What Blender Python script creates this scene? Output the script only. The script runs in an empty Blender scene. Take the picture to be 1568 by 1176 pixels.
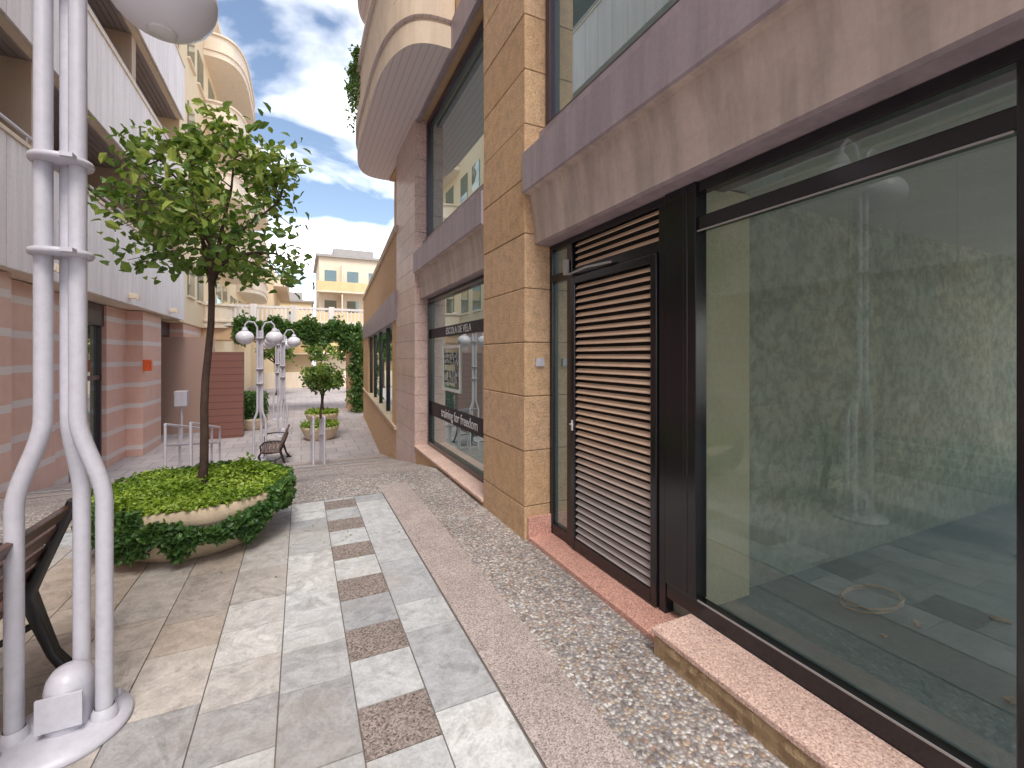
import bpy, math, random
from mathutils import Vector, Matrix
random.seed(7)
sc = bpy.context.scene
R = math.radians

# ------------------------------------------------------------ helpers
def link(o, parent=None):
    sc.collection.objects.link(o)
    if parent: o.parent = parent
    return o
def empty(name, loc=(0,0,0)):
    e = bpy.data.objects.new(name, None); e.empty_display_size = .2
    e.location = loc
    return link(e)

class MB:
    def __init__(s): s.v=[]; s.f=[]; s.m=[]; s.a=[]; s.sm=[]
    def add(s, vs, fs, m=0, a=None, smooth=False):
        o=len(s.v); s.v+= [tuple(p) for p in vs]
        if a is None: a=random.random()
        for f in fs:
            s.f.append([i+o for i in f]); s.m.append(m); s.a.append(a); s.sm.append(smooth)
    def box(s,x0,x1,y0,y1,z0,z1,m=0,a=None,M=None):
        vs=[(x0,y0,z0),(x1,y0,z0),(x1,y1,z0),(x0,y1,z0),(x0,y0,z1),(x1,y0,z1),(x1,y1,z1),(x0,y1,z1)]
        if M is not None: vs=[M@Vector(p) for p in vs]
        s.add(vs,[(0,3,2,1),(4,5,6,7),(0,1,5,4),(1,2,6,5),(2,3,7,6),(3,0,4,7)],m,a)
    def prism(s,pts,z0,z1,m=0,mb=None,smooth=False):
        n=len(pts)
        vs=[(x,y,z0) for x,y in pts]+[(x,y,z1) for x,y in pts]
        s.add(vs,[(i,(i+1)%n,n+(i+1)%n,n+i) for i in range(n)],m,smooth=smooth)
        s.add(vs[:n],[tuple(range(n-1,-1,-1))],m if mb is None else mb)
        s.add(vs[n:],[tuple(range(n))],m)
    def tube(s,path,r,seg=10,m=0,cap=True):
        path=[Vector(p) for p in path]; n=len(path)
        rs = r if isinstance(r,(list,tuple)) else [r]*n
        vs=[];prev=None
        for i,p in enumerate(path):
            t=(path[min(i+1,n-1)]-path[max(i-1,0)]).normalized()
            if prev is None:
                u=t.cross(Vector((0,0,1)))
                if u.length<.05: u=t.cross(Vector((0,1,0)))
                u.normalize()
            else:
                u=(prev-t*prev.dot(t)).normalized()
            prev=u; w=t.cross(u)
            for k in range(seg):
                a=2*math.pi*k/seg
                vs.append(p+(u*math.cos(a)+w*math.sin(a))*rs[i])
        fs=[]
        for i in range(n-1):
            for k in range(seg):
                a=i*seg+k;b=i*seg+(k+1)%seg
                fs.append((a,b,b+seg,a+seg))
        s.add(vs,fs,m,smooth=True)
        if cap:
            s.add(vs[:seg],[tuple(range(seg-1,-1,-1))],m); s.add(vs[-seg:],[tuple(range(seg))],m)
    def lathe(s,prof,c,seg=40,m=0,sx=1,sy=1):
        vs=[];n=len(prof)
        for r,z in prof:
            for k in range(seg):
                a=2*math.pi*k/seg; vs.append((c[0]+r*math.cos(a)*sx,c[1]+r*math.sin(a)*sy,c[2]+z))
        fs=[]
        for i in range(n-1):
            for k in range(seg):
                a=i*seg+k;b=i*seg+(k+1)%seg
                fs.append((a,b,b+seg,a+seg))
        s.add(vs,fs,m,smooth=True)
    def leaf(s,p,size,m=0,up=.6,a=None,wd=.27):
        n=Vector((random.gauss(0,1),random.gauss(0,1),random.gauss(0,1)+up*2)).normalized()
        t=n.cross(Vector((random.gauss(0,1),random.gauss(0,1),random.gauss(0,1)))).normalized()
        b=n.cross(t); L=size*random.uniform(.7,1.25); W=L*wd; p=Vector(p)
        f=n*(W*.45); dr=n*(-L*.12)
        vs=[p,p+t*L*.35+b*W+f,p+t*L*.75+b*W*.75+f+dr,p+t*L+dr*1.6,p+t*L*.75-b*W*.75+f+dr,p+t*L*.35-b*W+f,p+t*L*.5+dr*.4]
        s.add(vs,[(0,6,2,1),(6,3,2),(0,5,4,6),(6,4,3)],m,random.random() if a is None else a)
    def build(s,name,mats,parent=None,bevel=0,seg=2):
        me=bpy.data.meshes.new(name); me.from_pydata(s.v,[],s.f)
        for m in mats: me.materials.append(m)
        me.polygons.foreach_set('material_index',s.m)
        me.polygons.foreach_set('use_smooth',s.sm)
        at=me.attributes.new('rnd','FLOAT','FACE'); at.data.foreach_set('value',s.a)
        me.update()
        o=bpy.data.objects.new(name,me); link(o,parent)
        if bevel:
            b=o.modifiers.new('b','BEVEL'); b.width=bevel; b.segments=seg; b.limit_method='ANGLE'; b.angle_limit=R(40)
        return o

class NT:
    def __init__(s,name):
        s.mat=bpy.data.materials.new(name); s.mat.use_nodes=True
        s.t=s.mat.node_tree; s.t.nodes.clear()
        s.out=s.n('ShaderNodeOutputMaterial'); s.co=s.n('ShaderNodeTexCoord').outputs['Object']
    def n(s,t,**k):
        x=s.t.nodes.new(t)
        for a,b in k.items(): setattr(x,a,b)
        return x
    def l(s,a,b): s.t.links.new(a,b)
    def set(s,node,i,v):
        if isinstance(v,(int,float)): node.inputs[i].default_value=v
        elif isinstance(v,tuple): node.inputs[i].default_value=(v+(1,)) if (len(v)==3 and node.inputs[i].type=='RGBA') else v
        else: s.l(v,node.inputs[i])
    def noise(s,scale,detail=4,rough=.6,vec=None,dist=0):
        x=s.n('ShaderNodeTexNoise'); s.l(vec or s.co,x.inputs['Vector'])
        x.inputs['Scale'].default_value=scale;x.inputs['Detail'].default_value=detail;x.inputs['Roughness'].default_value=rough
        x.inputs['Distortion'].default_value=dist
        return x.outputs['Fac']
    def ramp(s,fac,stops,interp='LINEAR'):
        x=s.n('ShaderNodeValToRGB'); e=x.color_ramp.elements; x.color_ramp.interpolation=interp
        while len(e)<len(stops): e.new(.5)
        for i,(p,c) in enumerate(stops):
            e[i].position=p; e[i].color=(c,c,c,1) if isinstance(c,(int,float)) else c+(1,)
        s.l(fac,x.inputs[0]); return x.outputs[0]
    def mix(s,fac,a,b,mode='MIX'):
        x=s.n('ShaderNodeMix',data_type='RGBA',blend_type=mode)
        s.set(x,0,fac); s.set(x,6,a); s.set(x,7,b); return x.outputs[2]
    def math(s,op,a,b=0.,c=None):
        x=s.n('ShaderNodeMath',operation=op); s.set(x,0,a); s.set(x,1,b)
        if c is not None: s.set(x,2,c)
        return x.outputs[0]
    def attr(s,name='rnd'):
        x=s.n('ShaderNodeAttribute',attribute_name=name); return x.outputs['Fac']
    def mapping(s,scale=(1,1,1),rot=(0,0,0)):
        x=s.n('ShaderNodeMapping'); s.l(s.co,x.inputs[0]); x.inputs['Scale'].default_value=scale; x.inputs['Rotation'].default_value=rot
        return x.outputs[0]
    def bsdf(s,col,rough=.7,metal=0,spec=.5,height=None,bs=.3,bd=.01):
        b=s.n('ShaderNodeBsdfPrincipled'); s.set(b,'Base Color',col); s.set(b,'Roughness',rough); s.set(b,'Metallic',metal)
        b.inputs['Specular IOR Level'].default_value=spec
        if height is not None:
            u=s.n('ShaderNodeBump'); u.inputs['Strength'].default_value=bs; u.inputs['Distance'].default_value=bd
            s.l(height,u.inputs['Height']); s.l(u.outputs[0],b.inputs['Normal'])
        s.l(b.outputs[0],s.out.inputs[0]); return b

def plain(name,c1,c2=None,scale=3,rough=.6,bump=.1,bscale=40,spec=.4,metal=0,streak=0,bd=.01):
    k=NT(name); c2=c2 or tuple(x*.8 for x in c1)
    f=k.ramp(k.noise(scale,6,.65),[(.3,0.),(.7,1.)])
    col=k.mix(f,c1,c2)
    rn=k.attr(); col=k.mix(.18,col,k.ramp(rn,[(0,tuple(x*.75 for x in c1)),(1,tuple(min(1,x*1.2) for x in c1))]))
    fine=k.noise(bscale,5,.7)
    col=k.mix(.35,col,k.ramp(fine,[(.3,.7),(.6,1.)]),'MULTIPLY')
    if streak:
        st=k.noise(2.5,5,.6,k.mapping((3,3,.25)))
        col=k.mix(streak,col,k.ramp(st,[(.4,.55),(.6,1.)]),'MULTIPLY')
    k.bsdf(col,rough,metal,spec,fine,bump,bd)
    return k.mat

# ------------------------------------------------------------ materials
M={}
k=NT('sandstone'); big=k.noise(1.7,5,.6); fine=k.noise(55,6,.75); mid=k.noise(12,5,.6)
c=k.mix(k.ramp(big,[(.35,0.),(.65,1.)]),(.78,.51,.29),(.70,.48,.315))
c=k.mix(.5,c,k.ramp(k.attr(),[(0,(.68,.43,.245)),(.5,(.80,.54,.325)),(1,(.76,.51,.335))]))
c=k.mix(.6,c,k.ramp(mid,[(.35,.70),(.6,1.)]),'MULTIPLY')
c=k.mix(.65,c,k.ramp(fine,[(.38,.55),(.53,1.)]),'MULTIPLY')
k.bsdf(c,.85,0,.2,fine,1.,.015); M['sand']=k.mat
M['sand2']=plain('sand_render',(.78,.53,.32),(.70,.49,.31),1.2,.85,.3,60,streak=.15)
M['balc']=plain('balcony_stone',(.74,.60,.46),(.66,.54,.42),1.2,.8,.2,60,streak=.25)
M['concrete']=plain('planter_concrete',(.74,.60,.44),(.60,.48,.35),5,.85,.4,70,streak=.3)
M['mauve']=plain('mauve_fascia',(.43,.355,.39),(.36,.30,.33),1.5,.5,.12,30,streak=.4)
M['fascia']=plain('beige_fascia',(.68,.56,.50),(.56,.465,.43),1.2,.55,.12,30,streak=.55)
M['frame']=plain('black_aluminium',(.010,.009,.012),(.015,.013,.017),3,.18,.02,30,.6)
M['purpleframe']=plain('plum_aluminium',(.05,.028,.045),None,3,.3,.02,30,.6)
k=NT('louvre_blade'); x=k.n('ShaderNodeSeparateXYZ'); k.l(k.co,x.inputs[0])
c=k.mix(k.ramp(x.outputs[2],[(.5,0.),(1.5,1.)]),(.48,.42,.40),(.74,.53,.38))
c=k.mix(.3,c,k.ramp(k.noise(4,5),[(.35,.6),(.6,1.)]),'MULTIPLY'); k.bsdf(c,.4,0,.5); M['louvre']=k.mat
M['dark']=plain('dark_void',(.02,.02,.02),None,3,.9)
M['white']=plain('white_paint',(.60,.585,.66),(.53,.52,.59),2,.38,.08,25,.5,streak=.15)
M['whitepanel']=plain('white_panel',(.87,.81,.80),(.81,.76,.75),.8,.6,.1,20,streak=.25)
M['cream']=plain('cream_render',(.84,.68,.45),(.79,.64,.42),.6,.85,.15,40,streak=.1)
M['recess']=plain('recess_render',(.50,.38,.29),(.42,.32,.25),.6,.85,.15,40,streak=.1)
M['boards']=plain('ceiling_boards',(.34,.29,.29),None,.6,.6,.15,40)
M['creamlight']=plain('cream_light',(.84,.72,.57),(.80,.68,.54),.6,.8,.15,40,streak=.15)
M['bark']=plain('bark',(.11,.075,.06),(.06,.04,.035),14,.9,.8,60,.2)
M['soil']=plain('soil',(.06,.04,.025),None,8,.95,.8,50)
M['iron']=plain('cast_iron',(.012,.012,.014),None,6,.35,.1,40,.6)
M['wood']=plain('bench_wood',(.12,.05,.035),(.075,.035,.025),7,.3,.2,50,.6)
M['orange']=plain('orange_plastic',(.8,.13,.03),None,2,.4)
M['terrace']=plain('terrace_orange',(.82,.58,.32),None,2,.8)
M['greyroof']=plain('grey_roof',(.40,.38,.37),None,1,.8)
M['roomceil']=plain('plaster',(.8,.8,.74),None,1,.9)
k=NT('slatted_soffit'); x=k.n('ShaderNodeSeparateXYZ'); k.l(k.co,x.inputs[0])
st=k.math('FRACT',k.math('MULTIPLY',x.outputs[0],11.))
c=k.mix(k.ramp(st,[(.0,0.),(.10,1.)]),(.30,.25,.26),(.82,.74,.76)); k.bsdf(c,.5,0,.4); M['soffit']=k.mat
def granite(name,a,b,cdark,scale=160,rough=.35):
    k=NT(name); v=k.n('ShaderNodeTexVoronoi'); k.l(k.co,v.inputs[0]); v.inputs['Scale'].default_value=scale
    s=k.n('ShaderNodeSeparateColor'); k.l(v.outputs['Color'],s.inputs[0])
    c=k.ramp(s.outputs[0],[(0,cdark),(.15,a),(.55,b),(.9,tuple(min(1,t*1.4) for t in b))])
    c=k.mix(.5,c,k.ramp(k.noise(3,6,.7),[(.32,.6),(.62,1.)]),'MULTIPLY')
    k.bsdf(c,rough,0,.4,k.noise(200,3),.15,.003); return k.mat
M['redgranite']=granite('red_granite',(.56,.28,.22),(.64,.37,.30),(.25,.12,.1))
M['pinkgranite']=granite('pink_granite',(.68,.45,.38),(.74,.53,.45),(.42,.24,.2),160,.5)
M['browntile']=granite('brown_granite',(.19,.15,.135),(.28,.235,.215),(.07,.055,.05),130,.8)
M['darkband']=granite('washed_band',(.33,.275,.26),(.43,.365,.345),(.17,.14,.13),170,.85)
M['porphyry']=granite('pink_porphyry',(.54,.38,.34),(.60,.44,.39),(.38,.26,.23),120,.3)
def pebbles(name,scale,bright=1.):
    k=NT(name); v=k.n('ShaderNodeTexVoronoi'); nz=k.n('ShaderNodeTexNoise'); nz.inputs['Scale'].default_value=25
    k.l(k.co,nz.inputs['Vector'])
    w=k.n('ShaderNodeVectorMath',operation='MULTIPLY_ADD'); k.l(nz.outputs['Color'],w.inputs[0]); w.inputs[1].default_value=(.025,.025,.0); k.l(k.co,w.inputs[2])
    k.l(w.outputs[0],v.inputs[0]); v.inputs['Scale'].default_value=scale
    s=k.n('ShaderNodeSeparateColor'); k.l(v.outputs['Color'],s.inputs[0])
    B=lambda c:tuple(min(.95,t*bright) for t in c)
    c=k.ramp(s.outputs[0],[(0,B((.15,.12,.11))),(.10,B((.34,.30,.285))),(.34,B((.24,.225,.235))),(.50,B((.46,.425,.40))),(.68,B((.35,.225,.165))),(.78,B((.43,.33,.23))),(.87,B((.62,.60,.58)))],'CONSTANT')
    edge=k.ramp(v.outputs['Distance'],[(.3,1.),(.68,.36)])
    c=k.mix(.85,c,edge,'MULTIPLY')
    c=k.mix(.2,c,B((.35,.32,.31)))
    c=k.mix(.65,c,k.ramp(k.noise(1.3,6,.65),[(.35,.55),(.60,1.)]),'MULTIPLY')
    h=k.ramp(v.outputs['Distance'],[(.0,1.),(.6,0.)])
    k.bsdf(c,.6,0,.3,h,.8,.005); return k.mat
M['pebble']=pebbles('pebble_aggregate',60,1.4)
M['pebble2']=pebbles('pebble_aggregate_far',55,1.3)
k=NT('marble_tile'); r=k.attr('rnd'); w=k.attr('warm')
mp=k.n('ShaderNodeVectorMath',operation='ADD'); k.l(k.co,mp.inputs[0]); cx=k.n('ShaderNodeCombineXYZ'); k.l(k.math('MULTIPLY',r,37.),cx.inputs[2]); k.l(cx.outputs[0],mp.inputs[1])
vein=k.noise(3.2,8,.7,mp.outputs[0],1.8); cl=k.noise(11,6,.7,mp.outputs[0],.6); gr=k.noise(70,4,.7)
cool=k.ramp(r,[(0,(.43,.44,.465)),(.35,(.58,.59,.61)),(.7,(.66,.67,.685)),(1,(.77,.775,.78))])
warm=k.ramp(r,[(0,(.43,.355,.30)),(.5,(.56,.475,.41)),(.8,(.52,.475,.445)),(1,(.62,.555,.50))])
c=k.mix(w,cool,warm)
c=k.mix(.85,c,k.ramp(vein,[(.36,.64),(.48,1.),(.60,.78),(.7,1.1)]),'MULTIPLY')
c=k.mix(.7,c,k.ramp(cl,[(.35,.64),(.58,1.)]),'MULTIPLY')
c=k.mix(.45,c,k.ramp(gr,[(.35,.65),(.55,1.)]),'MULTIPLY')
stain=k.noise(.9,7,.7); c=k.mix(k.ramp(stain,[(.48,0.),(.70,.55)]),c,(.38,.31,.245))
k.bsdf(c,k.ramp(cl,[(.3,.55),(.7,.8)]),0,.3,cl,.2,.004); M['marble']=k.mat
M['grout']=plain('grout',(.22,.19,.17),(.15,.13,.12),6,.95,.4,80)
k=NT('banded_pink_stone'); x=k.n('ShaderNodeSeparateXYZ'); k.l(k.co,x.inputs[0])
st=k.math('FRACT',k.math('MULTIPLY',k.math('ADD',x.outputs[2],3.),1/.55))
c=k.mix(k.ramp(k.noise(4,5),[(.3,0.),(.7,1.)]),(.76,.50,.42),(.68,.44,.37))
c=k.mix(k.ramp(st,[(.78,0.),(.79,1.)]),c,(.74,.68,.67))
jn=k.math('FRACT',k.math('MULTIPLY',x.outputs[1],1/.6)); c=k.mix(k.ramp(jn,[(.0,1.),(.015,0.)]),c,(.45,.3,.25))
k.bsdf(c,.35,0,.45); M['pinkband']=k.mat
k=NT('banded_red_stone'); x=k.n('ShaderNodeSeparateXYZ'); k.l(k.co,x.inputs[0])
st=k.math('FRACT',k.math('MULTIPLY',k.math('ADD',x.outputs[2],3.),1/.22))
c=k.mix(k.ramp(st,[(.88,0.),(.9,1.)]),(.22,.10,.08),(.12,.055,.045)); k.bsdf(c,.5,0,.4); M['redband']=k.mat
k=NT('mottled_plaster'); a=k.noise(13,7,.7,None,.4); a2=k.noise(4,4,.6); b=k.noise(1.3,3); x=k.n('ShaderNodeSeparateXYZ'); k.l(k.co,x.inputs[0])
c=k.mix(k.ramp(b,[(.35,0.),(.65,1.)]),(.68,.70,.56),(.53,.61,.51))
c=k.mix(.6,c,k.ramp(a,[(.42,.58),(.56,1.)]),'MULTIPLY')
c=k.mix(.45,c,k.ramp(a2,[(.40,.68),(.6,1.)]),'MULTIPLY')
lowtint=k.ramp(k.math('ADD',x.outputs[2],k.math('MULTIPLY',b,.5)),[(.35,.6),(.85,0.)])  # plaster colour shifts to blue-grey towards the floor
c=k.mix(lowtint,c,(.28,.38,.38))
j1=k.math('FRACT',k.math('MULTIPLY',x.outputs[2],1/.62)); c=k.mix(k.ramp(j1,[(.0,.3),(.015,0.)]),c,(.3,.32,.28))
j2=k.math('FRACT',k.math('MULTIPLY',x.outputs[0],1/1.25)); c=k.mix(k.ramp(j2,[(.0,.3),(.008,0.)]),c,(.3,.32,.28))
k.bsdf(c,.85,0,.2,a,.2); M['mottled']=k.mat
M['roomfloor']=plain('screed_floor',(.36,.47,.51),(.22,.31,.34),2.2,.45,.2,20)
M['creamwall']=plain('cream_plaster',(.84,.80,.58),None,2,.9)
def glass(name,tint,extra,dark=None,opaque=0.,rough=0.0,fm=1.):
    k=NT(name); tr=k.n('ShaderNodeBsdfTransparent'); tr.inputs[0].default_value=tint+(1,)
    gl=k.n('ShaderNodeBsdfGlossy'); gl.inputs['Roughness'].default_value=rough; gl.inputs[0].default_value=(.95,1,.98,1)
    base=tr.outputs[0]
    if opaque:
        d=k.n('ShaderNodeBsdfDiffuse'); d.inputs[0].default_value=dark+(1,)
        m=k.n('ShaderNodeMixShader'); m.inputs[0].default_value=opaque; k.l(base,m.inputs[1]); k.l(d.outputs[0],m.inputs[2]); base=m.outputs[0]
    lw=k.n('ShaderNodeFresnel'); lw.inputs[0].default_value=1.5
    f=k.math('MINIMUM',k.math('ADD',k.math('MULTIPLY',lw.outputs[0],fm),extra),1.)
    m=k.n('ShaderNodeMixShader'); k.l(f,m.inputs[0]); k.l(base,m.inputs[1]); k.l(gl.outputs[0],m.inputs[2])
    k.l(m.outputs[0],k.out.inputs[0]); return k.mat
M['glass']=glass('shop_glass',(.93,.99,.95),.04,fm=.9)
M['glass2']=glass('tinted_glass',(.5,.6,.58),.30,(.13,.25,.26),.85)
M['glassL']=glass('dark_shop_glass',(.5,.6,.58),.16,(.06,.11,.10),.7)
k=NT('globe'); b=k.bsdf((.72,.71,.78),.22,0,.5); M['globe']=k.mat
def leafmat(name,a,b,c3):
    k=NT(name); col=k.ramp(k.attr(),[(0,a),(.55,b),(1,c3)])
    p=k.n('ShaderNodeBsdfPrincipled'); k.l(col,p.inputs['Base Color']); p.inputs['Roughness'].default_value=.4
    t=k.n('ShaderNodeBsdfTranslucent'); k.l(k.mix(.5,col,(.30,.45,.04)),t.inputs[0])
    m=k.n('ShaderNodeMixShader'); m.inputs[0].default_value=.33; k.l(p.outputs[0],m.inputs[1]); k.l(t.outputs[0],m.inputs[2]); k.l(m.outputs[0],k.out.inputs[0]); return k.mat
M['leaf']=leafmat('citrus_leaf',(.04,.10,.022),(.13,.22,.042),(.38,.45,.10))
M['ivy']=leafmat('ivy_leaf',(.03,.085,.025),(.07,.165,.045),(.16,.28,.07))
M['herb']=leafmat('groundcover_leaf',(.12,.21,.02),(.30,.45,.05),(.52,.64,.12))
M['black']=plain('sign_black',(.02,.018,.025),None,3,.5)
M['vinyl']=plain('sign_white',(.8,.8,.8),None,3,.5)
k=NT('lower_paving'); br=k.n('ShaderNodeTexBrick'); k.l(k.co,br.inputs[0]); br.inputs['Scale'].default_value=1.
br.inputs['Brick Width'].default_value=.6; br.inputs['Row Height'].default_value=.6; br.inputs['Mortar Size'].default_value=.012
br.inputs[1].default_value=(.52,.47,.47,1); br.inputs[2].default_value=(.44,.40,.41,1); br.inputs[3].default_value=(.26,.23,.23,1)
c=k.mix(.5,br.outputs[0],k.ramp(k.noise(1.2,6),[(.3,.6),(.7,1.)]),'MULTIPLY'); k.bsdf(c,.7); M['paver']=k.mat

# ------------------------------------------------------------ ground
def gz(y):
    if y<6: return 0.
    if y>12.5: return -1.1
    return -1.1*(y-6)/6.5
g=MB()
ys=[-120,6,12.5,400]
for i in range(3):
    y0,y1=ys[i],ys[i+1]
    g.add([(-300,y0,gz(y0)),(300,y0,gz(y0)),(300,y1,gz(y1)),(-300,y1,gz(y1))],[(0,1,2,3)])
g.build('ground',[M['paver']])
def strip(name,x0,x1,yy,off,mat):
    b=MB()
    for a,c in zip(yy[:-1],yy[1:]):
        b.add([(x0,a,gz(a)+off),(x1,a,gz(a)+off),(x1,c,gz(c)+off),(x0,c,gz(c)+off)],[(0,1,2,3)])
    return b.build(name,[mat])
strip('pebble_pavement',1.16,1.9,[-6,5.45],.006,M['pebble'])
strip('pebble_pavement',-3.9,-2.1,[-6,5.45],.006,M['pebble2'])
strip('pebble_pavement',-3.9,1.9,[5.45,6,10.3],.005,M['pebble'])
strip('kerb_band',.83,1.157,[-6,5.45],.012,M['darkband'])
strip('kerb_band',-2.1,.83,[5.16,5.45],.012,M['pebble'])
strip('paving_band',-3.9,1.9,[8.2,8.5],.010,M['darkband'])
strip('paving_band',-3.9,1.9,[10.3,11.2],.010,M['darkband'])
sc_m=MB()
x=-3.6
while x<1.5:
    for rr in (.42,.30,.18):
        n=12
        for i in range(n):
            a0=math.pi*i/n;a1=math.pi*(i+.85)/n
            P=[(x+rr*math.cos(a0),9.0+rr*math.sin(a0)),(x+rr*math.cos(a1),9.0+rr*math.sin(a1)),(x+(rr-.07)*math.cos(a1),9.0+(rr-.07)*math.sin(a1)),(x+(rr-.07)*math.cos(a0),9.0+(rr-.07)*math.sin(a0))]
            sc_m.add([(p[0],p[1],gz(p[1])+.016) for p in P],[(0,1,2,3)])
    x+=.9
sc_m.build('scalloped_cobbles',[M['marble']])
strip('tile_bed',-2.1,.83,[-4,5.16],.006,M['grout'])
b=MB(); b.lathe([(0,.012),(.055,.012),(.06,.007)],(1.40,4.05,0),24); b.build('drain_cover',[M['greyroof']])
t=MB(); warmv=[]
def tile(x0,x1,y0,y1,m,warm):
    e=.003; z=.013+random.uniform(-.001,.001); a=random.random(); n0=len(t.f)
    t.box(x0+e,x1-e,y0+e,y1-e,.004,z,m,a); warmv.extend([warm]*(len(t.f)-n0))
yb=2.37-.61*6
while yb<5.1:
    tile(.22,.52,yb,yb+.28,1,0); tile(.22,.52,yb+.28,min(yb+.61,5.15),0,0.02); yb+=.61
y=-3.; 
while y<5.1:
    L=random.choice([.305,.61]); y1=min(y+L,5.15)
    if 5.15-y1<.1:y1=5.15
    tile(.52,.82,y,y1,0,0.0); y=y1
xc=.22
while xc>-2.0:
    wd=.31; y=-3.-random.random()*.3
    while y<5.14:
        L=random.choice([.31,.31,.46,.62]); y1=min(y+L,5.15)
        if 5.15-y1<.1:y1=5.15
        cx_=xc-wd/2
        pw=min(1,max(0,(.05-cx_)/.8))*min(1,max(.0,(4.9-y)/1.0))*min(1,max(.25,(y-1.3)/1.0))
        tile(max(xc-wd,-2.1),xc,y,y1,0,min(1,max(0,pw+random.uniform(-.25,.25)))); y=y1
    xc-=wd
to=t.build('marble_tile_pavement',[M['marble'],M['browntile']])
at=to.data.attributes.new('warm','FLOAT','FACE'); at.data.foreach_set('value',warmv)

# ------------------------------------------------------------ right building
rb=empty('commercial_building')
XP=1.69; XG=1.93
b=MB(); z=-.05; edges=[-.05,.285,.75,1.21,1.665,2.12,2.58,3.04,3.5,3.96,4.42,4.88,5.34,5.8,6.3,6.8]
for z0,z1 in zip(edges[:-1],edges[1:]):
    j=random.uniform(-.003,.003)
    b.box(XP+j,XP+.35,3.33,4.26,z0+.003,z1-.003,0)
b.build('pillar',[M['sand']],rb,.007,3)
b=MB(); b.box(XP+.012,XP+.34,3.34,4.25,-.05,6.8,0); b.build('pillar_core',[M['grout']],rb)
b=MB(); b.box(1.715,1.97,3.302,3.328,.0,.20); b.build('pillar_plinth',[M['redgranite']],rb,.004)
b=MB(); z0=-.9
while z0<5.4:
    b.box(XP,XP+.5,7.32,8.87,z0+.002,z0+.298,0); z0+=.3
b.build('porphyry_pillar',[M['porphyry']],rb,.003)
b=MB(); b.box(XP+.6,XP+3,8.6,10.2,-1,5.44); b.box(XP+.2,XP+1,8.872,10.2,-1,5.44); b.build('corner_wall',[M['sand2']],rb)
prof=[(1.81,2.49),(1.785,2.50),(1.775,2.66),(1.735,2.895),(1.675,2.90),(1.665,2.915),(1.665,3.235),(1.68,3.25),(1.83,3.28),(1.83,3.45),(2.2,3.45),(2.2,2.49)]
for y0,y1 in ((-6,3.327),(4.263,7.317)):
    p2=prof
    b=MB(); n=len(p2)
    vs=[(x,y0,z) for x,z in p2]+[(x,y1,z) for x,z in p2]
    for i in range(n):
        m=1 if i in (1,2,3,) else 0
        b.add(vs,[(i,(i+1)%n,n+(i+1)%n,n+i)],m)
    b.add(vs,[tuple(range(n-1,-1,-1))],0); b.add(vs,[tuple(range(n,2*n))],0)
    b.build('cornice',[M['mauve'],M['fascia']],rb)
b=MB(); b.box(2.2,9,-6,8.6,2.52,3.4); b.box(2.4,9,-6,8.6,3.4,5.45); b.build('upper_floor_mass',[M['roomceil']],rb)
b=MB(); b.box(1.78,9,-6,10.2,5.46,13.5); b.build('upper_wall',[M['sand2']],rb)
b=MB(); b.box(1.72,1.78,4.26,7.32,5.40,5.8); b.box(1.72,1.78,-6,3.33,5.40,5.8);b.build('upper_band',[M['mauve']],rb)
b=MB(); f=MB()
for y0,y1 in ((-6,3.31),(4.28,7.3)):
    b.add([(1.93,y1,3.46),(1.93,y0,3.46),(1.93,y0,5.42),(1.93,y1,5.42)],[(0,1,2,3)])
    f.box(1.88,1.95,y0,y1,3.452,3.52); f.box(1.88,1.95,y1-.07,y1,3.52,5.4); f.box(1.88,1.95,y0,y1,5.34,5.41)
    f.box(1.88,1.95,y0,y0+.06,3.52,5.34)
b.build('upper_glass',[M['glass2']],rb); f.build('upper_glass_frame',[M['purpleframe']],rb,.004)
b=MB(); b.add([(1.95,7.3,.1),(1.95,4.28,.1),(1.95,4.28,2.45),(1.95,7.3,2.45)],[(0,1,2,3)]); b.build('training_shop_glass',[M['glass2']],rb)
f=MB(); f.box(1.9,1.97,4.27,7.31,.08,.15); f.box(1.9,1.97,4.27,7.31,2.42,2.49); f.box(1.9,1.97,4.27,4.34,.15,2.42); f.box(1.9,1.97,7.24,7.31,.15,2.42)
f.build('training_shop_frame',[M['frame']],rb,.004)
b=MB(); b.box(1.70,1.99,4.262,7.318,-.3,.05,0); b.box(1.67,1.90,4.262,7.318,.05,.082,1); b.build('training_shop_sill',[M['sand'],M['pinkgranite']],rb,.005)
def yw(y): return 1.69+ (y-8.88)/(20-8.88)*.75
wing=MB()
def wq(y0,y1,z0,z1,off=0,m=0,th=.3):
    a=yw(y0)+off;c=yw(y1)+off
    wing.prism([(a,y0),(c,y1),(c+th,y1),(a+th,y0)][::-1],z0,z1,m)
wq(8.88,20.5,2.85,4.05,0,0); wq(8.88,20.5,3.98,4.12,-.04,1,.4)
wq(8.88,20.5,2.25,2.84,-.03,2); wq(8.88,20.5,-1.3,.1,0,0); wq(8.88,20.5,.1,.16,-.04,1)
wq(8.88,9.6,.16,2.25,0,0); wq(17.5,20.5,.16,2.25,0,0); wq(9.6,17.5,.16,2.25,.12,3,.05)
for yy in (9.6,11.5,13.5,15.5,17.42): wq(yy,yy+.08,.16,2.25,.07,4,.06)
wing.build('shop_wing',[M['sand'],M['concrete'],M['mauve'],M['glass2'],M['frame']],rb)
b=MB(); b.box(2.5,9,10.2,20.4,-1.1,4.0); b.build('wing_mass',[M['sand2']],rb)
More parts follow.
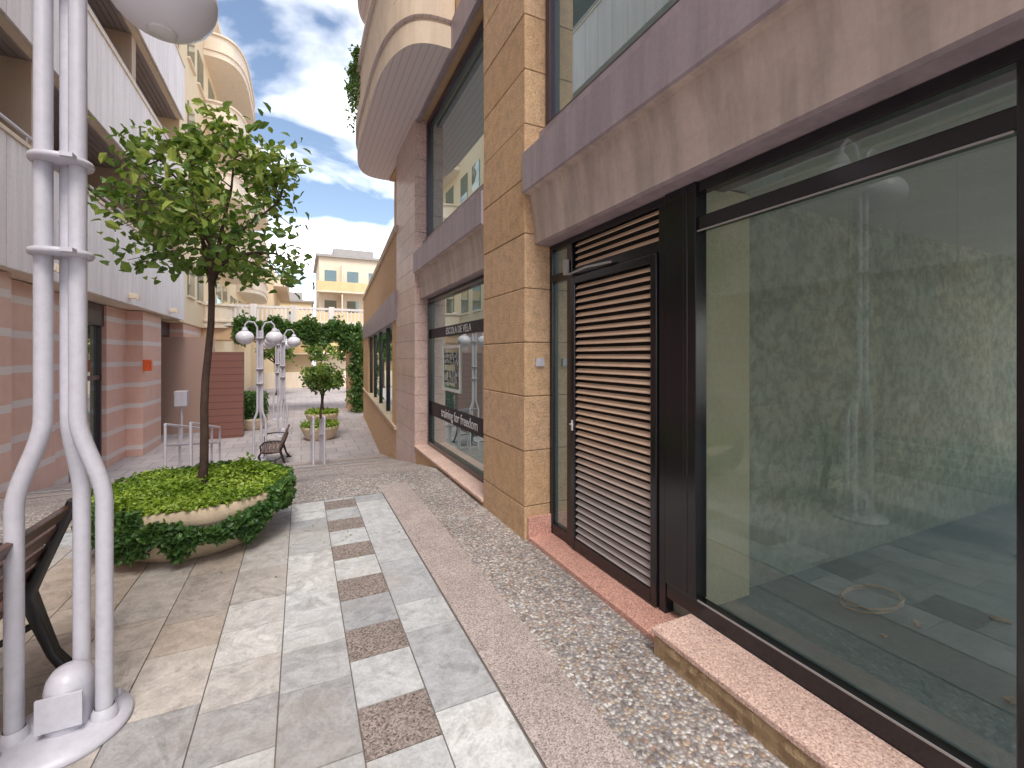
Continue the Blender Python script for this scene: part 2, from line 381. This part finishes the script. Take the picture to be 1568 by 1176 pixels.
def bal_pts(yc,hw,xw,bulge,side,n=40,e=.55):
    pts=[(xw,yc-hw)]
    for i in range(n+1):
        a=math.pi*i/n; cc=-math.cos(a); ss=math.sin(a)
        yy=yc+hw*math.copysign(abs(cc)**e,cc); xx=xw+side*(bulge*abs(ss)**e)
        pts.append((xx,yy))
    pts.append((xw,yc+hw))
    if side<0: pts=pts[::-1]
    return pts
for zb in (5.45,8.65):
    b=MB()
    yc,hw=7.8,2.35
    for (da,z0,z1) in ((0,0,.28),(-.03,.28,.34),(.03,.34,.62),(-.02,.62,.68),(.0,.68,1.28),(.045,1.28,1.38)):
        b.prism(bal_pts(yc,hw+da,1.76,.80+da,-1),zb+z0,zb+z1,0,1,False)
    b.build('round_balcony',[M['balc'],M['soffit']],rb,.008)
f=MB()
f.box(XG,XG+.06,-6,1.972,.14,.235); f.box(XG,XG+.06,-6,1.745,2.43,2.488); f.box(XG,XG+.06,-6,1.745,2.225,2.30)
f.box(XG-.015,XG+.07,1.745,1.972,.232,2.489)
f.box(XG-.02,XG+.065,1.80,1.83,.24,2.47)
f.box(XG-.005,XG+.065,.47,.56,.235,2.43); f.box(XG-.005,XG+.065,-1.8,-1.71,.235,2.43)
f.box(XG,XG+.06,1.974,3.33,2.44,2.489); f.box(XG-.005,XG+.06,2.975,3.045,.04,2.44); f.box(XG,XG+.06,3.28,3.33,.04,2.44)
f.box(XG-.005,XG+.06,1.974,2.03,.04,2.44); f.box(XG,XG+.06,2.03,2.975,2.17,2.235); f.box(XG,XG+.06,3.045,3.28,.04,.13); f.box(XG,XG+.06,3.045,3.28,2.17,2.235)
f.box(XG-.02,XG+.03,2.035,2.085,.05,2.165); f.box(XG-.02,XG+.03,2.915,2.97,.05,2.165); f.box(XG-.02,XG+.03,2.085,2.915,.05,.14); f.box(XG-.02,XG+.03,2.085,2.915,2.11,2.165)
f.build('shopfront_frame',[M['frame']],rb,.005)
b=MB()
b.box(XG-.006,XG-.001,.565,1.742,.232,.240); b.box(XG-.006,XG-.001,.565,1.742,2.217,2.2245)
b.build('glazing_bead',[M['greyroof']],rb)
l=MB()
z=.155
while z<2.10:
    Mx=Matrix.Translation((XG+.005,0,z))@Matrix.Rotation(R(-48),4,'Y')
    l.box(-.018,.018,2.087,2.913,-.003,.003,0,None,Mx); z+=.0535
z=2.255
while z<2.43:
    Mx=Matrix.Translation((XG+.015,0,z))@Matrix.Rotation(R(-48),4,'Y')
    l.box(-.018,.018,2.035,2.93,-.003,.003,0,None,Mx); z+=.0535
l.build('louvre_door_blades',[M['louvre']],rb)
b=MB(); b.box(XG+.05,XG+.07,2.03,2.975,.05,2.44); b.build('door_backing',[M['dark']],rb)
b=MB(); b.tube([(XG-.02,2.94,1.02),(XG-.045,2.94,1.02),(XG-.05,2.89,1.02)],.006,8); b.box(XG-.026,XG-.02,2.932,2.95,.97,1.05); b.build('door_handle',[M['vinyl']],rb)
b=MB(); b.box(1.79,1.87,3.305,3.327,1.46,1.53); b.build('door_bell',[M['white']],rb,.004)
b=MB(); b.box(XG-.05,XG-.022,2.99,3.03,2.19,2.31); b.tube([(XG-.03,2.98,2.19),(XG-.06,2.7,2.195),(XG-.03,2.45,2.19)],.008,6); b.build('door_closer',[M['greyroof']],rb)
gl=MB()
def gpane(x,y0,y1,z0,z1): gl.add([(x,y1,z0),(x,y0,z0),(x,y0,z1),(x,y1,z1)],[(0,1,2,3)])
for y0,y1 in ((.56,1.745),(-1.71,.47),(-6,-1.8)):
    gpane(XG+.03,y0,y1,.235,2.225); gpane(XG+.03,y0,y1,2.30,2.43)
gl.build('shop_window_glass',[M['glass']],rb)
gl=MB(); gpane(XG+.03,3.045,3.28,.13,2.17); gpane(XG+.03,3.045,3.28,2.235,2.44); gl.build('sidelight_glass',[M['glass2']],rb)
b=MB(); b.box(1.715,1.99,1.80,3.30,-.05,.042); b.build('door_threshold',[M['redgranite']],rb,.005)
b=MB(); b.box(1.645,1.93,-6,1.79,.112,.142); b.build('window_sill',[M['pinkgranite']],rb,.006)
b=MB(); n=220; ys_=[1.775-i*.035 for i in range(n)]
rows=[(-.02,.0),(.03,.006),(.07,-.004),(.111,.0)]
vs=[]
for z_,o in rows:
    for yy in ys_: vs.append((1.652+o+random.uniform(-.007,.007),yy,z_))
fs=[(r_*n+i,r_*n+i+1,(r_+1)*n+i+1,(r_+1)*n+i) for r_ in range(3) for i in range(n-1)]
b.add(vs,fs); b.box(1.672,1.93,-5.8,1.775,-.05,.108)
b.build('sill_base',[plain('rough_mortar',(.66,.47,.28),(.44,.31,.19),9,.95,1.,45,.2,bd=.03)],rb)
b=MB(); b.box(1.995,7.5,-6,1.86,.02,.12,0); b.build('shop_floor',[M['roomfloor']],rb)
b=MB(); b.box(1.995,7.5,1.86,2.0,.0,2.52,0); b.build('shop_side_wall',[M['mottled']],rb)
b=MB(); b.box(1.998,2.42,1.80,1.858,.122,2.51,0); b.build('shop_pier',[M['creamwall']],rb,.004)
b=MB(); b.box(1.995,7.5,-6.1,-6,.0,2.52,0); b.box(7.4,7.5,-6,1.86,.12,.5); b.build('shop_end_wall',[M['creamwall']],rb)  # unseen far side left open above the low wall to daylight the interior
b=MB()
for i in range(9):
    x_=random.uniform(2.6,4.6);y_=random.uniform(.5,1.6);a_=random.uniform(0,3)
    Mx=Matrix.Translation((x_,y_,.125))@Matrix.Rotation(a_,4,'Z'); s_=random.uniform(.015,.04); b.box(-s_,s_,-s_*.6,s_*.6,0,.004+random.random()*.01,0,None,Mx)
b.tube([(3.0+.25*math.cos(i*.5)*(1-i*.012),1.45+.12*math.sin(i*.5),.13+i*.001) for i in range(28)],.006,6)
b.build('floor_debris',[M['concrete']],rb)
def text(s,loc,size,mat,name,parent,ext=.002):
    c=bpy.data.curves.new(name,'FONT'); c.body=s; c.size=size; c.extrude=ext; c.align_x='CENTER'; c.align_y='CENTER'
    o=bpy.data.objects.new(name,c); c.materials.append(mat); link(o,parent); o.location=loc; o.rotation_euler=(R(90),0,R(-90)); return o
sg=empty('shop_sign')
b=MB(); b.box(1.941,1.945,4.34,7.24,.58,.80); b.box(1.941,1.945,4.34,7.24,1.84,1.99); b.build('sign_bands',[M['black']],sg)
text('training for freedom',(1.938,5.85,.69),.19,M['vinyl'],'sign_lettering',sg)
text('ESCOLA DE VELA',(1.938,5.85,1.91),.14,M['vinyl'],'sign_lettering_top',sg)
for i in (-1,0,1):
    text('BEAR',(1.938,6.15+i*.006,1.50),.26,M['vinyl'],'logo_lettering',sg)
    text('CAMP',(1.938,6.15+i*.006,1.24),.26,M['vinyl'],'logo_lettering_low',sg)
b=MB()
b.box(1.936,1.944,5.74,5.78,1.04,1.70); b.box(1.936,1.944,6.52,6.56,1.04,1.70); b.box(1.936,1.944,5.78,6.52,1.04,1.08); b.box(1.936,1.944,5.78,6.52,1.66,1.70)
b.build('logo_frame',[M['vinyl']],sg)

# ------------------------------------------------------------ left building
lb=empty('apartment_building')
XL=-3.8
w=MB(); gla=MB(); fr=MB()
def wallL(y0,y1,x=XL,z0=-1.3,z1=2.74,m=0): w.box(x-.4,x,y0,y1,z0,z1,m)
wallL(-6,10.9,XL-.25); wallL(8.2,8.95); wallL(14.9,16.6); wallL(19.4,23.0)
wallL(13.6,14.9,XL-.35); wallL(10.9,11.7,XL-.35)
w.build('ground_floor_stone',[M['pinkband']],lb)
for y0,y1 in ((11.7,13.6),(16.6,19.4)):
    gla.add([(XL-.5,y0,-1.2),(XL-.5,y1,-1.2),(XL-.5,y1,2.7),(XL-.5,y0,2.7)],[(0,1,2,3)])
    for yy in (y0,(y0+y1)/2,y1-.08): fr.box(XL-.52,XL-.44,yy,yy+.08,-1.2,2.3)
    fr.box(XL-.52,XL-.44,y0,y1,1.0,1.1); fr.box(XL-.52,XL-.40,y0,y1,2.25,2.735)
gla.build('ground_floor_glass',[M['glassL']],lb); fr.build('ground_floor_frames',[M['purpleframe']],lb)
b=MB(); b.box(-10,XL-.66,-6,23,-1.3,2.7); b.build('ground_floor_core',[M['dark']],lb)
floors=[2.74,6.1,9.46,12.82]
pan=MB(); slab=MB(); rec=MB(); ops=MB(); rail=MB(); brd=MB()
for fi,z0 in enumerate(floors):
    slab.box(-9.5,-3.62,-6,18.3,z0+.02,z0+.3)
    if fi:
        xx=-5.0
        while xx<-3.75:
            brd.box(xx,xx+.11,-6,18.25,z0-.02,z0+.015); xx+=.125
    y=-6
    while y<18.2:
        y1=min(y+.62,18.3); pan.box(-3.60,-3.55,y+.006,y1-.006,z0,z0+1.78); y=y1
    slab.box(-3.68,-3.602,-6,18.3,z0+.05,z0+1.75); slab.box(-3.72,-3.52,-6,18.3,z0+1.784,z0+1.84)
    rail.tube([(-3.62,-6,z0+2.02),(-3.62,18.3,z0+2.02)],.025,8)
    yy=-5.5
    while yy<18.3: rail.tube([(-3.62,yy,z0+1.84),(-3.62,yy,z0+2.02)],.015,6); yy+=1.2
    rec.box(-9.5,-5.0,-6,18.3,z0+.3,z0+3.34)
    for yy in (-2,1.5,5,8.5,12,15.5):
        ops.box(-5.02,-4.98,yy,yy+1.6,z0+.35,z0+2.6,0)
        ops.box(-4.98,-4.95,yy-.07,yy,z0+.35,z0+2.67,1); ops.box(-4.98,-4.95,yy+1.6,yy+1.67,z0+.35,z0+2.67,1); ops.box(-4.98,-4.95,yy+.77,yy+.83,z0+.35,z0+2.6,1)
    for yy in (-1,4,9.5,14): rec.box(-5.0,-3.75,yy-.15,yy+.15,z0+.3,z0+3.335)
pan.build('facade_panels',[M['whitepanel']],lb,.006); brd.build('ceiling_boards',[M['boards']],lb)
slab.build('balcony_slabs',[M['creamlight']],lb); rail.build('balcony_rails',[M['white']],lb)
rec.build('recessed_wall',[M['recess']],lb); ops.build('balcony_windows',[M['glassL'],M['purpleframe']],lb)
b=MB(); b.box(-9.5,-3.6,-6,18.3,16.2,16.6); b.build('roof_slab',[M['creamlight']],lb)
b=MB()
for yy in (9.2,12.9,16.4): b.box(-3.549,-3.40,yy,yy+.12,2.86,2.98); b.box(-3.40,-3.36,yy-.03,yy+.15,2.83,2.95)
b.build('facade_spotlights',[M['creamlight']],lb,.01)
b=MB(); b.box(-9.5,-3.7,18.32,44,2.72,17.0,0); b.box(-9.5,-3.9,23.02,44,-1.2,2.72,0); b.box(-9.5,-3.5,18.32,44,17.0,17.25,1)
b.build('cream_wing',[M['cream'],M['creamlight']],lb)
b=MB()
for z0 in (2.74,5.6,8.46,11.32,14.18):
    for yc,hw in ((26.0,3.6),(36.5,3.6)):
        for (da,a,c) in ((0,0,.25),(.05,.25,.33),(-.03,.33,.95),(.04,.95,1.03)):
            b.prism(bal_pts(yc,hw+da,-3.72,1.45+da,1),z0+a,z0+c,0)
    for yy in (19.5,21.2,30.3,31.8):
        b.box(-3.72,-3.66,yy,yy+1.,z0+1.0,z0+2.3,1); b.box(-3.72,-3.6,yy-.08,yy+1.08,z0+.92,z0+.99,0)
    for yy in (23.5,25.5,27.5,34,36,38): b.box(-3.72,-3.68,yy,yy+1.4,z0+.3,z0+2.45,1)
b.build('cream_wing_balconies',[M['creamlight'],M['glassL']],lb)
b=MB(); b.box(-2.75,-1.72,16.9,17.3,-1.1,1.68,0); b.build('red_stone_wall',[M['redband']])
b=MB(); b.box(-4.6,-2.75,18.6,18.8,-1.1,2.2,0); b.build('stone_side_wall',[M['pinkband']])
b=MB(); b.box(-3.78,-3.64,14.8,15.05,1.15,1.45); b.box(-3.635,-3.62,14.84,15.01,1.2,1.4); b.build('alarm_box',[M['orange']],None,.02)
b=MB(); b.box(-3.6,-3.25,17.1,17.4,-.05,.45); b.tube([(-3.42,17.25,-1.1),(-3.42,17.25,-.05)],.03); b.build('post_box',[M['white']],None,.03)

# ------------------------------------------------------------ bridge
br=empty('footbridge')
b=MB(); b.box(-3.85,3.2,22.6,24.8,2.25,2.85,0); b.box(-3.85,3.2,22.5,24.9,2.85,2.95,1); b.box(2.1,3.2,22.8,24.6,-1.1,2.25,0)
b.box(-3.85,3.2,22.66,22.8,3.70,3.80,1)
x=-3.8
while x<3.1:
    b.box(x,x+.06,22.69,22.76,2.95,3.70,1); x+=.17
for x in (-3.5,-1.9,-.3,1.3,2.9): b.box(x-.12,x+.12,22.6,22.84,2.95,3.85,1)
b.build('deck_and_balustrade',[M['sand2'],M['whitepanel']],br)
iv=MB()
for _ in range(6000):
    x=random.uniform(-2.6,2.6); u=random.random()
    drop=.45+.35*math.sin(x*3.1)*math.sin(x*1.3+1)+.5*max(0,x-.9)+.15*math.sin(x*8)
    z=2.95-u*max(.25,drop+.25)+random.uniform(0,.22)*(1+math.sin(x*5)); y=22.5-random.random()*.35
    iv.leaf((x,y,z),.18,0,.2)
for _ in range(2500):
    z=random.uniform(-1.0,2.6); iv.leaf((2.4+random.gauss(0,.16)+.12*math.sin(z*5),22.1+random.gauss(0,.2),z),.17,0,.2)
iv.build('ivy_hedge',[M['ivy']])

# ------------------------------------------------------------ street lamp
def lamp(loc,name='street_lamp'):
    e=empty(name,loc); b=MB()
    for ang in (180,0,80):
        a=R(ang); cx,cy=math.cos(a),math.sin(a)*.9
        r0,r1=.052,.136
        P=[(cx*r1,cy*r1,.02),(cx*r1,cy*r1,.93)]
        for i in range(1,12):
            t_=i/12; s_=t_*t_*(3-2*t_); rr=r1+(r0-r1)*s_; P.append((cx*rr,cy*rr,.93+.37*t_))
        P+=[(cx*r0,cy*r0,1.31),(cx*r0,cy*r0,1.40),(cx*r0,cy*r0,3.3)]
        b.tube(P,.029,16)
    for z in (1.95,2.32,3.1):
        b.lathe([(.0,-.012),(.095,-.012),(.1,0),(.095,.012),(.0,.012)],(0,.008,z),24)
        b.box(.03,.07,-.1,-.06,z-.006,z+.01)
    b.lathe([(0,.0),(.215,.0),(.22,.012),(.215,.03),(.15,.045),(0,.05)],(0,.02,0),40)
    b.lathe([(.062,.04),(.066,.05),(.066,.20),(.060,.235),(.045,.262),(.02,.275),(0,.278)],(.02,.02,0),24,0,1.15,1.3)
    b.box(-.05,.09,-.075,-.064,.08,.21)
    for ang in (180,0,80):
        a=R(ang); b.lathe([(.045,.04),(.042,.07),(.033,.085)],(math.cos(a)*.136,math.sin(a)*.122,0),16)
        b.lathe([(.008,.0),(.008,.06),(0,.062)],(math.cos(a+.6)*.18,math.sin(a+.6)*.18+.02,.01),6)
    for s in (-1,1):
        b.tube([(s*.05,0,3.2),(s*.06,0,3.38),(s*.13,0,3.50),(s*.25,0,3.52),(s*.32,0,3.45),(s*.33,0,3.36)],.02,12)
        b.lathe([(0,.1),(.04,.1),(.07,.03),(.09,.0),(0,0)],(s*.33,0,3.27),24)
    b.build('posts',[M['white']],e)
    g2=MB()
    for s in (-1,1):
        g2.lathe([(.205*math.sin(math.pi*i/16)+.0001,-.175*math.cos(math.pi*i/16)) for i in range(17)],(s*.33,0,3.115),32)
    g2.build('globes',[M['globe']],e)
    rr=MB()
    for s in (-1,1): rr.lathe([(.0,-.004),(.05,-.004),(.055,.004),(.05,.012)],(s*.33,0,2.94),20)
    rr.build('globe_caps',[M['vinyl']],e)
    return e
lamp((-.875,2.40,.012))
for p in ((-.95,13.0,-1.1),(-.55,16.5,-1.1),(-.9,21,-1.1)): lamp(p)

# ------------------------------------------------------------ benches
def bench(loc,L=1.7):
    e=empty('park_bench',loc); b=MB()
    for i in range(5):
        x=-.50+i*.085; b.box(x,x+.065,-L/2,L/2,.42-.012*i*.4,.45-.012*i*.4)
    for i in range(4):
        t0=i/3; x=-.085+.13*t0; z=.52+.27*t0
        Mx=Matrix.Translation((x,0,z))@Matrix.Rotation(R(25),4,'Y'); b.box(-.013,.013,-L/2,L/2,-.033,.033,0,None,Mx)
    b.build('slats',[M['wood']],e,.006)
    c=MB()
    for y in (-L/2+.14,L/2-.14):
        for o in (-.016,0,.016):
            c.tube([(.07,y+o,.84),(.03,y+o,.72),(-.05,y+o,.52),(-.09,y+o,.42),(-.05,y+o,.28),(.0,y+o,.12),(.06,y+o,.02)],[.018,.02,.024,.03,.026,.02,.024],8)
            c.tube([(-.09,y+o,.41),(-.3,y+o,.385),(-.48,y+o,.41),(-.53,y+o,.33),(-.49,y+o,.18),(-.54,y+o,.02)],[.03,.022,.024,.026,.02,.022],8)
        c.tube([(-.0,y,.63),(-.2,y,.66),(-.42,y,.64),(-.5,y,.56),(-.49,y,.42)],.018,8)
        c.tube([(-.05,y,.28),(-.2,y,.2),(-.35,y,.22),(-.5,y,.2)],.016,8)
        c.box(-.60,-.49,y-.03,y+.03,0,.03); c.box(.0,.12,y-.03,y+.03,0,.03)
    c.build('cast_iron_ends',[M['iron']],e); return e
bench((-1.07,2.13,.013),1.75)
bench((-.35,12.4,-1.09),1.6)

# ------------------------------------------------------------ planter + tree
def planter(c,r,h):
    e=empty('planter',c); b=MB()
    b.lathe([(0,0),(r*.66,0),(r*.70,.03),(r*.84,h*.28),(r*.95,h*.62),(r*.97,h*.72),(r*1.0,h*.76),(r*1.0,h*.98),(r*.985,h),(r*.9,h),(r*.88,h*.93)],(0,0,0),48)
    b.build('bowl',[M['concrete']],e,.0)
    s=MB(); s.lathe([(r*.9,h*.9),(r*.5,h*1.0),(0,h*1.04)],(0,0,0),32); s.build('soil',[M['soil']],e); return e
PC=(-.79,4.52,.012)
planter(PC,.67,.43)
iv=MB()
random.seed(3)
def adiff(a,b): return (a-b+math.pi)%(2*math.pi)-math.pi
for _ in range(11000):
    a=random.uniform(0,2*math.pi); u=random.random()
    ff=adiff(a,R(288))
    front=abs(ff)<R(36)
    if front:
        lo=.17+.05*math.sin(a*9)+.04*math.sin(a*17); hi=.34+.05*math.sin(a*7+1)
        if random.random()<.12: continue
        z=lo+(hi-lo)*random.random()
    else:
        drop=.22+.08*math.sin(a*3+.6)+.05*math.sin(a*8)+.10*max(0,math.cos(a-R(200)))
        z=.49-(u**.85)*drop
    rr=.67*(1-.55*max(0,.30-z))+random.uniform(0,.05)
    iv.leaf((PC[0]+rr*math.cos(a),PC[1]+rr*math.sin(a),z),.045,0,.1,min(1,max(0,random.random()*.8+(z-.3))),.36)
iv.build('ivy_planting',[M['ivy']])
hb=MB()
for _ in range(9000):
    a=random.uniform(0,2*math.pi); r=.67*math.sqrt(random.random())
    x,y=r*math.cos(a),r*math.sin(a)
    hgt=.03+.06*max(0,math.sin(x*5+1)*math.cos(y*6))+.17*math.exp(-((x-.36)**2+(y-.1)**2)/.03)
    hb.leaf((PC[0]+x,PC[1]+y,.43+random.random()*hgt+.02),.035,0,.9,min(1,max(0,random.random()*.7+.3*math.sin(x*7+2)*math.sin(y*9)+.1)),.34)
hb.build('groundcover_planting',[M['herb']])
fl=MB()
for _ in range(45):
    fl.leaf((PC[0]+random.gauss(.4,.6),PC[1]+random.gauss(-.4,.5),.018),.022,0,5,random.random()*.6)
fl.build('fallen_leaves',[M['herb']])

def tree(base,top,cz,rx,rz,ncl,nl,leafsize,trunk_r,name,seed=1):
    random.seed(seed); e=empty(name); b=MB()
    base=Vector(base);top=Vector(top)
    pts=[base.lerp(top,i/8)+Vector((.012*math.sin(i*1.3),.012*math.cos(i*1.7),0)) for i in range(9)]
    b.tube(pts,[trunk_r*(1.25 if i==0 else 1-.04*i) for i in range(9)],12)
    C=Vector((top.x,top.y,cz)); nodes=[]
    nl_=9
    for i in range(nl_):
        a=2*math.pi*i/nl_+random.uniform(-.3,.3); el=random.uniform(.0,1.3)
        tip=C+Vector((math.cos(a)*rx*.75*math.cos(el),math.sin(a)*rx*.75*math.cos(el),rz*(-.5+1.15*math.sin(el))))
        st=top+Vector((0,0,random.uniform(-.12,.05))); midp=st.lerp(tip,.5)+Vector((random.uniform(-.06,.06),random.uniform(-.06,.06),random.uniform(-.02,.08)))
        P=[st,st.lerp(midp,.5)+Vector((0,0,.02)),midp,midp.lerp(tip,.5)+Vector((random.uniform(-.04,.04),0,.02)),tip]
        b.tube(P,[trunk_r*f for f in (.62,.5,.4,.28,.15)],8,cap=False); nodes+=P[1:]
    lv=MB()
    for i in range(ncl):
        while True:
            v=Vector((random.uniform(-1,1),random.uniform(-1,1),random.uniform(-1,1)))
            if .35<v.length<1: break
        if v.z<-.75 and random.random()<.7: v.z*=-.3
        p=C+Vector((v.x*rx,v.y*rx,v.z*rz))
        n=min(nodes,key=lambda q:(q-p).length)
        m_=n.lerp(p,.5)+Vector((random.uniform(-.03,.03),random.uniform(-.03,.03),.03))
        b.tube([n,m_,p],[trunk_r*.2,trunk_r*.14,trunk_r*.07],5,cap=False)
        sp=random.uniform(.05,.11)*rx/.8; tone=random.uniform(-.3,.3)
        for _ in range(int(nl*random.uniform(.35,1.3))):
            q=n.lerp(p,random.random()**.5*1.12)+Vector((random.gauss(0,sp),random.gauss(0,sp),random.gauss(0,sp*.8)))
            lv.leaf(q,leafsize,0,.5,min(1,max(0,random.random()*.7+.15+tone+v.z*.15)),.30)
    b.build('trunk_and_branches',[M['bark']],e); lv.build('leaves',[M['leaf']],e); return e
tree((-.76,4.5,.42),(-.68,4.5,2.28),2.78,.86,.76,64,50,.082,.034,'citrus_tree',11)
for i,(x,y,r) in enumerate(((.55,15.5,.55),(.75,19.,.6),(-1.6,18.6,.5))):
    planter((x,y,-1.1),r,.42)
    if i<2: 
        tree((x,y,-.7),(x+.05,y,.35),.85,.72,.5,34,50,.11,.04,'small_tree',20+i)
    h=MB()
    for _ in range(1500 if i<2 else 3000):
        a=random.uniform(0,6.283); q=r*math.sqrt(random.random()); h.leaf((x+q*math.cos(a),y+q*math.sin(a),-.7+random.random()*(.15 if i<2 else .95)),.09)
    h.build('planter_shrub',[M['herb'] if i<2 else M['ivy']])
h=MB(); random.seed(5)
for _ in range(1300):
    y=random.uniform(8.2,9.6); d=random.random()
    h.leaf((.93+random.gauss(0,.06)-.0,y,6.95-d*d*1.0*(.5+.5*math.sin(y*9))),.07,0,.2)
h.build('hanging_plant',[M['ivy']])
def handrail(name,P0,P1):
    b=MB(); P0=Vector(P0);P1=Vector(P1); up=Vector((0,0,.95))
    for o in (0,.35): b.tube([P0+up-Vector((0,0,o)),P1+up-Vector((0,0,o))],.022,8)
    for t_ in (0,.33,.66,1):
        q=P0.lerp(P1,t_); b.tube([q,q+up],.022,8)
    b.build(name,[M['white']])
handrail('handrail',(-2.05,9.2,gz(9.2)),(-2.05,12.2,gz(12.2)))
handrail('handrail',(-1.7,9.2,gz(9.2)),(-1.7,12.2,gz(12.2)))
handrail('handrail',(.22,9.6,gz(9.6)),(.22,11.8,gz(11.8)))
handrail('handrail',(.42,9.6,gz(9.6)),(.42,11.8,gz(11.8)))

# ------------------------------------------------------------ distance
def far_building(name,x0,x1,y0,y1,z1,wall,fl=3.0,seed=0):
    random.seed(seed); e=empty(name); b=MB(); b.box(x0,x1,y0,y1,-1.1,z1,0); z=-1.1+fl
    while z<z1-1:
        b.box(x0-.2,x1+.2,y0-1.3,y0-.01,z-.15,z,1); b.box(x0-.2,x1+.2,y0-1.3,y0-1.2,z,z+.9,2)
        xx=x0+.5
        while xx<x1-1.2:
            b.box(xx,xx+1.1,y0-.04,y0-.005,z+.1,z+2.2,3); xx+=2.1
        b.box(x0+2.,x0+2.1,y0-1.2,y0-.05,z,z+2.7,1)
        z+=fl
    b.box(x0-.3,x1+.3,y0-.3,y1,z1,z1+.25,4)
    b.box(x0+1.5,x1-1,y0+3,y1,z1+.25,z1+1.6,4)
    for q in range(3): b.tube([(x0+1.8+q*1.3,y0+3.2,z1+1.6),(x0+1.8+q*1.3,y0+3.2,z1+2.6+q*.3)],.04,5,4)
    b.build('body',[wall,M['creamlight'],M['terrace'],M['glassL'],M['greyroof']],e)
far_building('distant_apartment_block',1.6,8.2,48,58,11.4,M['creamlight'],3.0,1)
far_building('distant_apartment_block',-4.5,1.2,62,72,8.3,M['cream'],3.0,2)
far_building('distant_apartment_block',9.5,22,46,60,9,M['cream'],3.0,3)
far_building('distant_apartment_block',-16,-5,66,80,12,M['cream'],3.0,4)
b=MB(); b.box(-9.5,-2.3,46,60,-1.1,9.5,0)
for z in (2,5,8): b.box(-2.3,-1.2,46.5,59,z,z+1,1)
b.build('terraced_house',[M['cream'],M['creamlight']])
for i,(x,y) in enumerate(((-1.5,34),(1.4,38),(3.2,33))):
    tree((x,y,-1.1),(x,y,1.0),2.0,1.2,.9,30,50,.22,.09,'plaza_tree',40+i)
b=MB(); b.box(-3,6,41,41.3,-1.1,.2); b.build('low_wall',[M['creamlight']])

# ------------------------------------------------------------ world & sun
el=R(56); saz=R(185)
W=bpy.data.worlds.new('World'); sc.world=W; W.use_nodes=True; nt=W.node_tree; nt.nodes.clear()
N=nt.nodes.new; Lk=nt.links.new
sky=N('ShaderNodeTexSky'); sky.sky_type='NISHITA'; sky.sun_disc=False; sky.sun_elevation=el; sky.sun_rotation=saz
tc=N('ShaderNodeTexCoord'); sx=N('ShaderNodeSeparateXYZ'); Lk(tc.outputs['Generated'],sx.inputs[0])
mz=N('ShaderNodeMath'); mz.operation='MAXIMUM'; Lk(sx.outputs[2],mz.inputs[0]); mz.inputs[1].default_value=.0
mz2=N('ShaderNodeMath'); mz2.operation='ADD'; Lk(mz.outputs[0],mz2.inputs[0]); mz2.inputs[1].default_value=.25
dv=N('ShaderNodeVectorMath'); dv.operation='DIVIDE'; Lk(tc.outputs['Generated'],dv.inputs[0])
cb=N('ShaderNodeCombineXYZ'); Lk(mz2.outputs[0],cb.inputs[0]); Lk(mz2.outputs[0],cb.inputs[1]); cb.inputs[2].default_value=1; Lk(cb.outputs[0],dv.inputs[1])
nz=N('ShaderNodeTexNoise'); Lk(dv.outputs[0],nz.inputs['Vector']); nz.inputs['Scale'].default_value=2.3; nz.inputs['Detail'].default_value=6; nz.inputs['Roughness'].default_value=.48; nz.inputs['Distortion'].default_value=.3
rp=N('ShaderNodeValToRGB'); Lk(nz.outputs['Fac'],rp.inputs[0]); rp.color_ramp.elements[0].position=.46; rp.color_ramp.elements[1].position=.66
mx=N('ShaderNodeMix'); mx.data_type='RGBA'; Lk(rp.outputs[0],mx.inputs[0])
hz=N('ShaderNodeMix'); hz.data_type='RGBA'; hz.blend_type='MULTIPLY'; hz.inputs[0].default_value=1; Lk(sky.outputs[0],hz.inputs[6]); hz.inputs[7].default_value=(1.7,1.6,1.5,1)
Lk(hz.outputs[2],mx.inputs[6]); mx.inputs[7].default_value=(21,20.6,20.6,1)
bg=N('ShaderNodeBackground'); Lk(mx.outputs[2],bg.inputs[0]); bg.inputs[1].default_value=.15
wo=N('ShaderNodeOutputWorld'); Lk(bg.outputs[0],wo.inputs[0])
sd=bpy.data.lights.new('sun','SUN'); sd.energy=3.6; sd.angle=R(26); sd.color=(1,.94,.85)
so=bpy.data.objects.new('sun',sd); link(so)
S=Vector((math.sin(saz)*math.cos(el),math.cos(saz)*math.cos(el),math.sin(el)))
so.rotation_euler=(-S).to_track_quat('-Z','Y').to_euler()

# ------------------------------------------------------------ camera
cd=bpy.data.cameras.new('camera'); cam=bpy.data.objects.new('camera',cd); link(cam)
cam.location=(0,0,1.55); cam.rotation_euler=(R(90),0,R(-25.3))
cd.sensor_width=36; cd.lens=36*683/1568; cd.shift_y=-43/1568; cd.clip_start=.05; cd.clip_end=1000
sc.camera=cam
sc.view_settings.view_transform='Standard'; sc.view_settings.look='None'; sc.view_settings.exposure=0
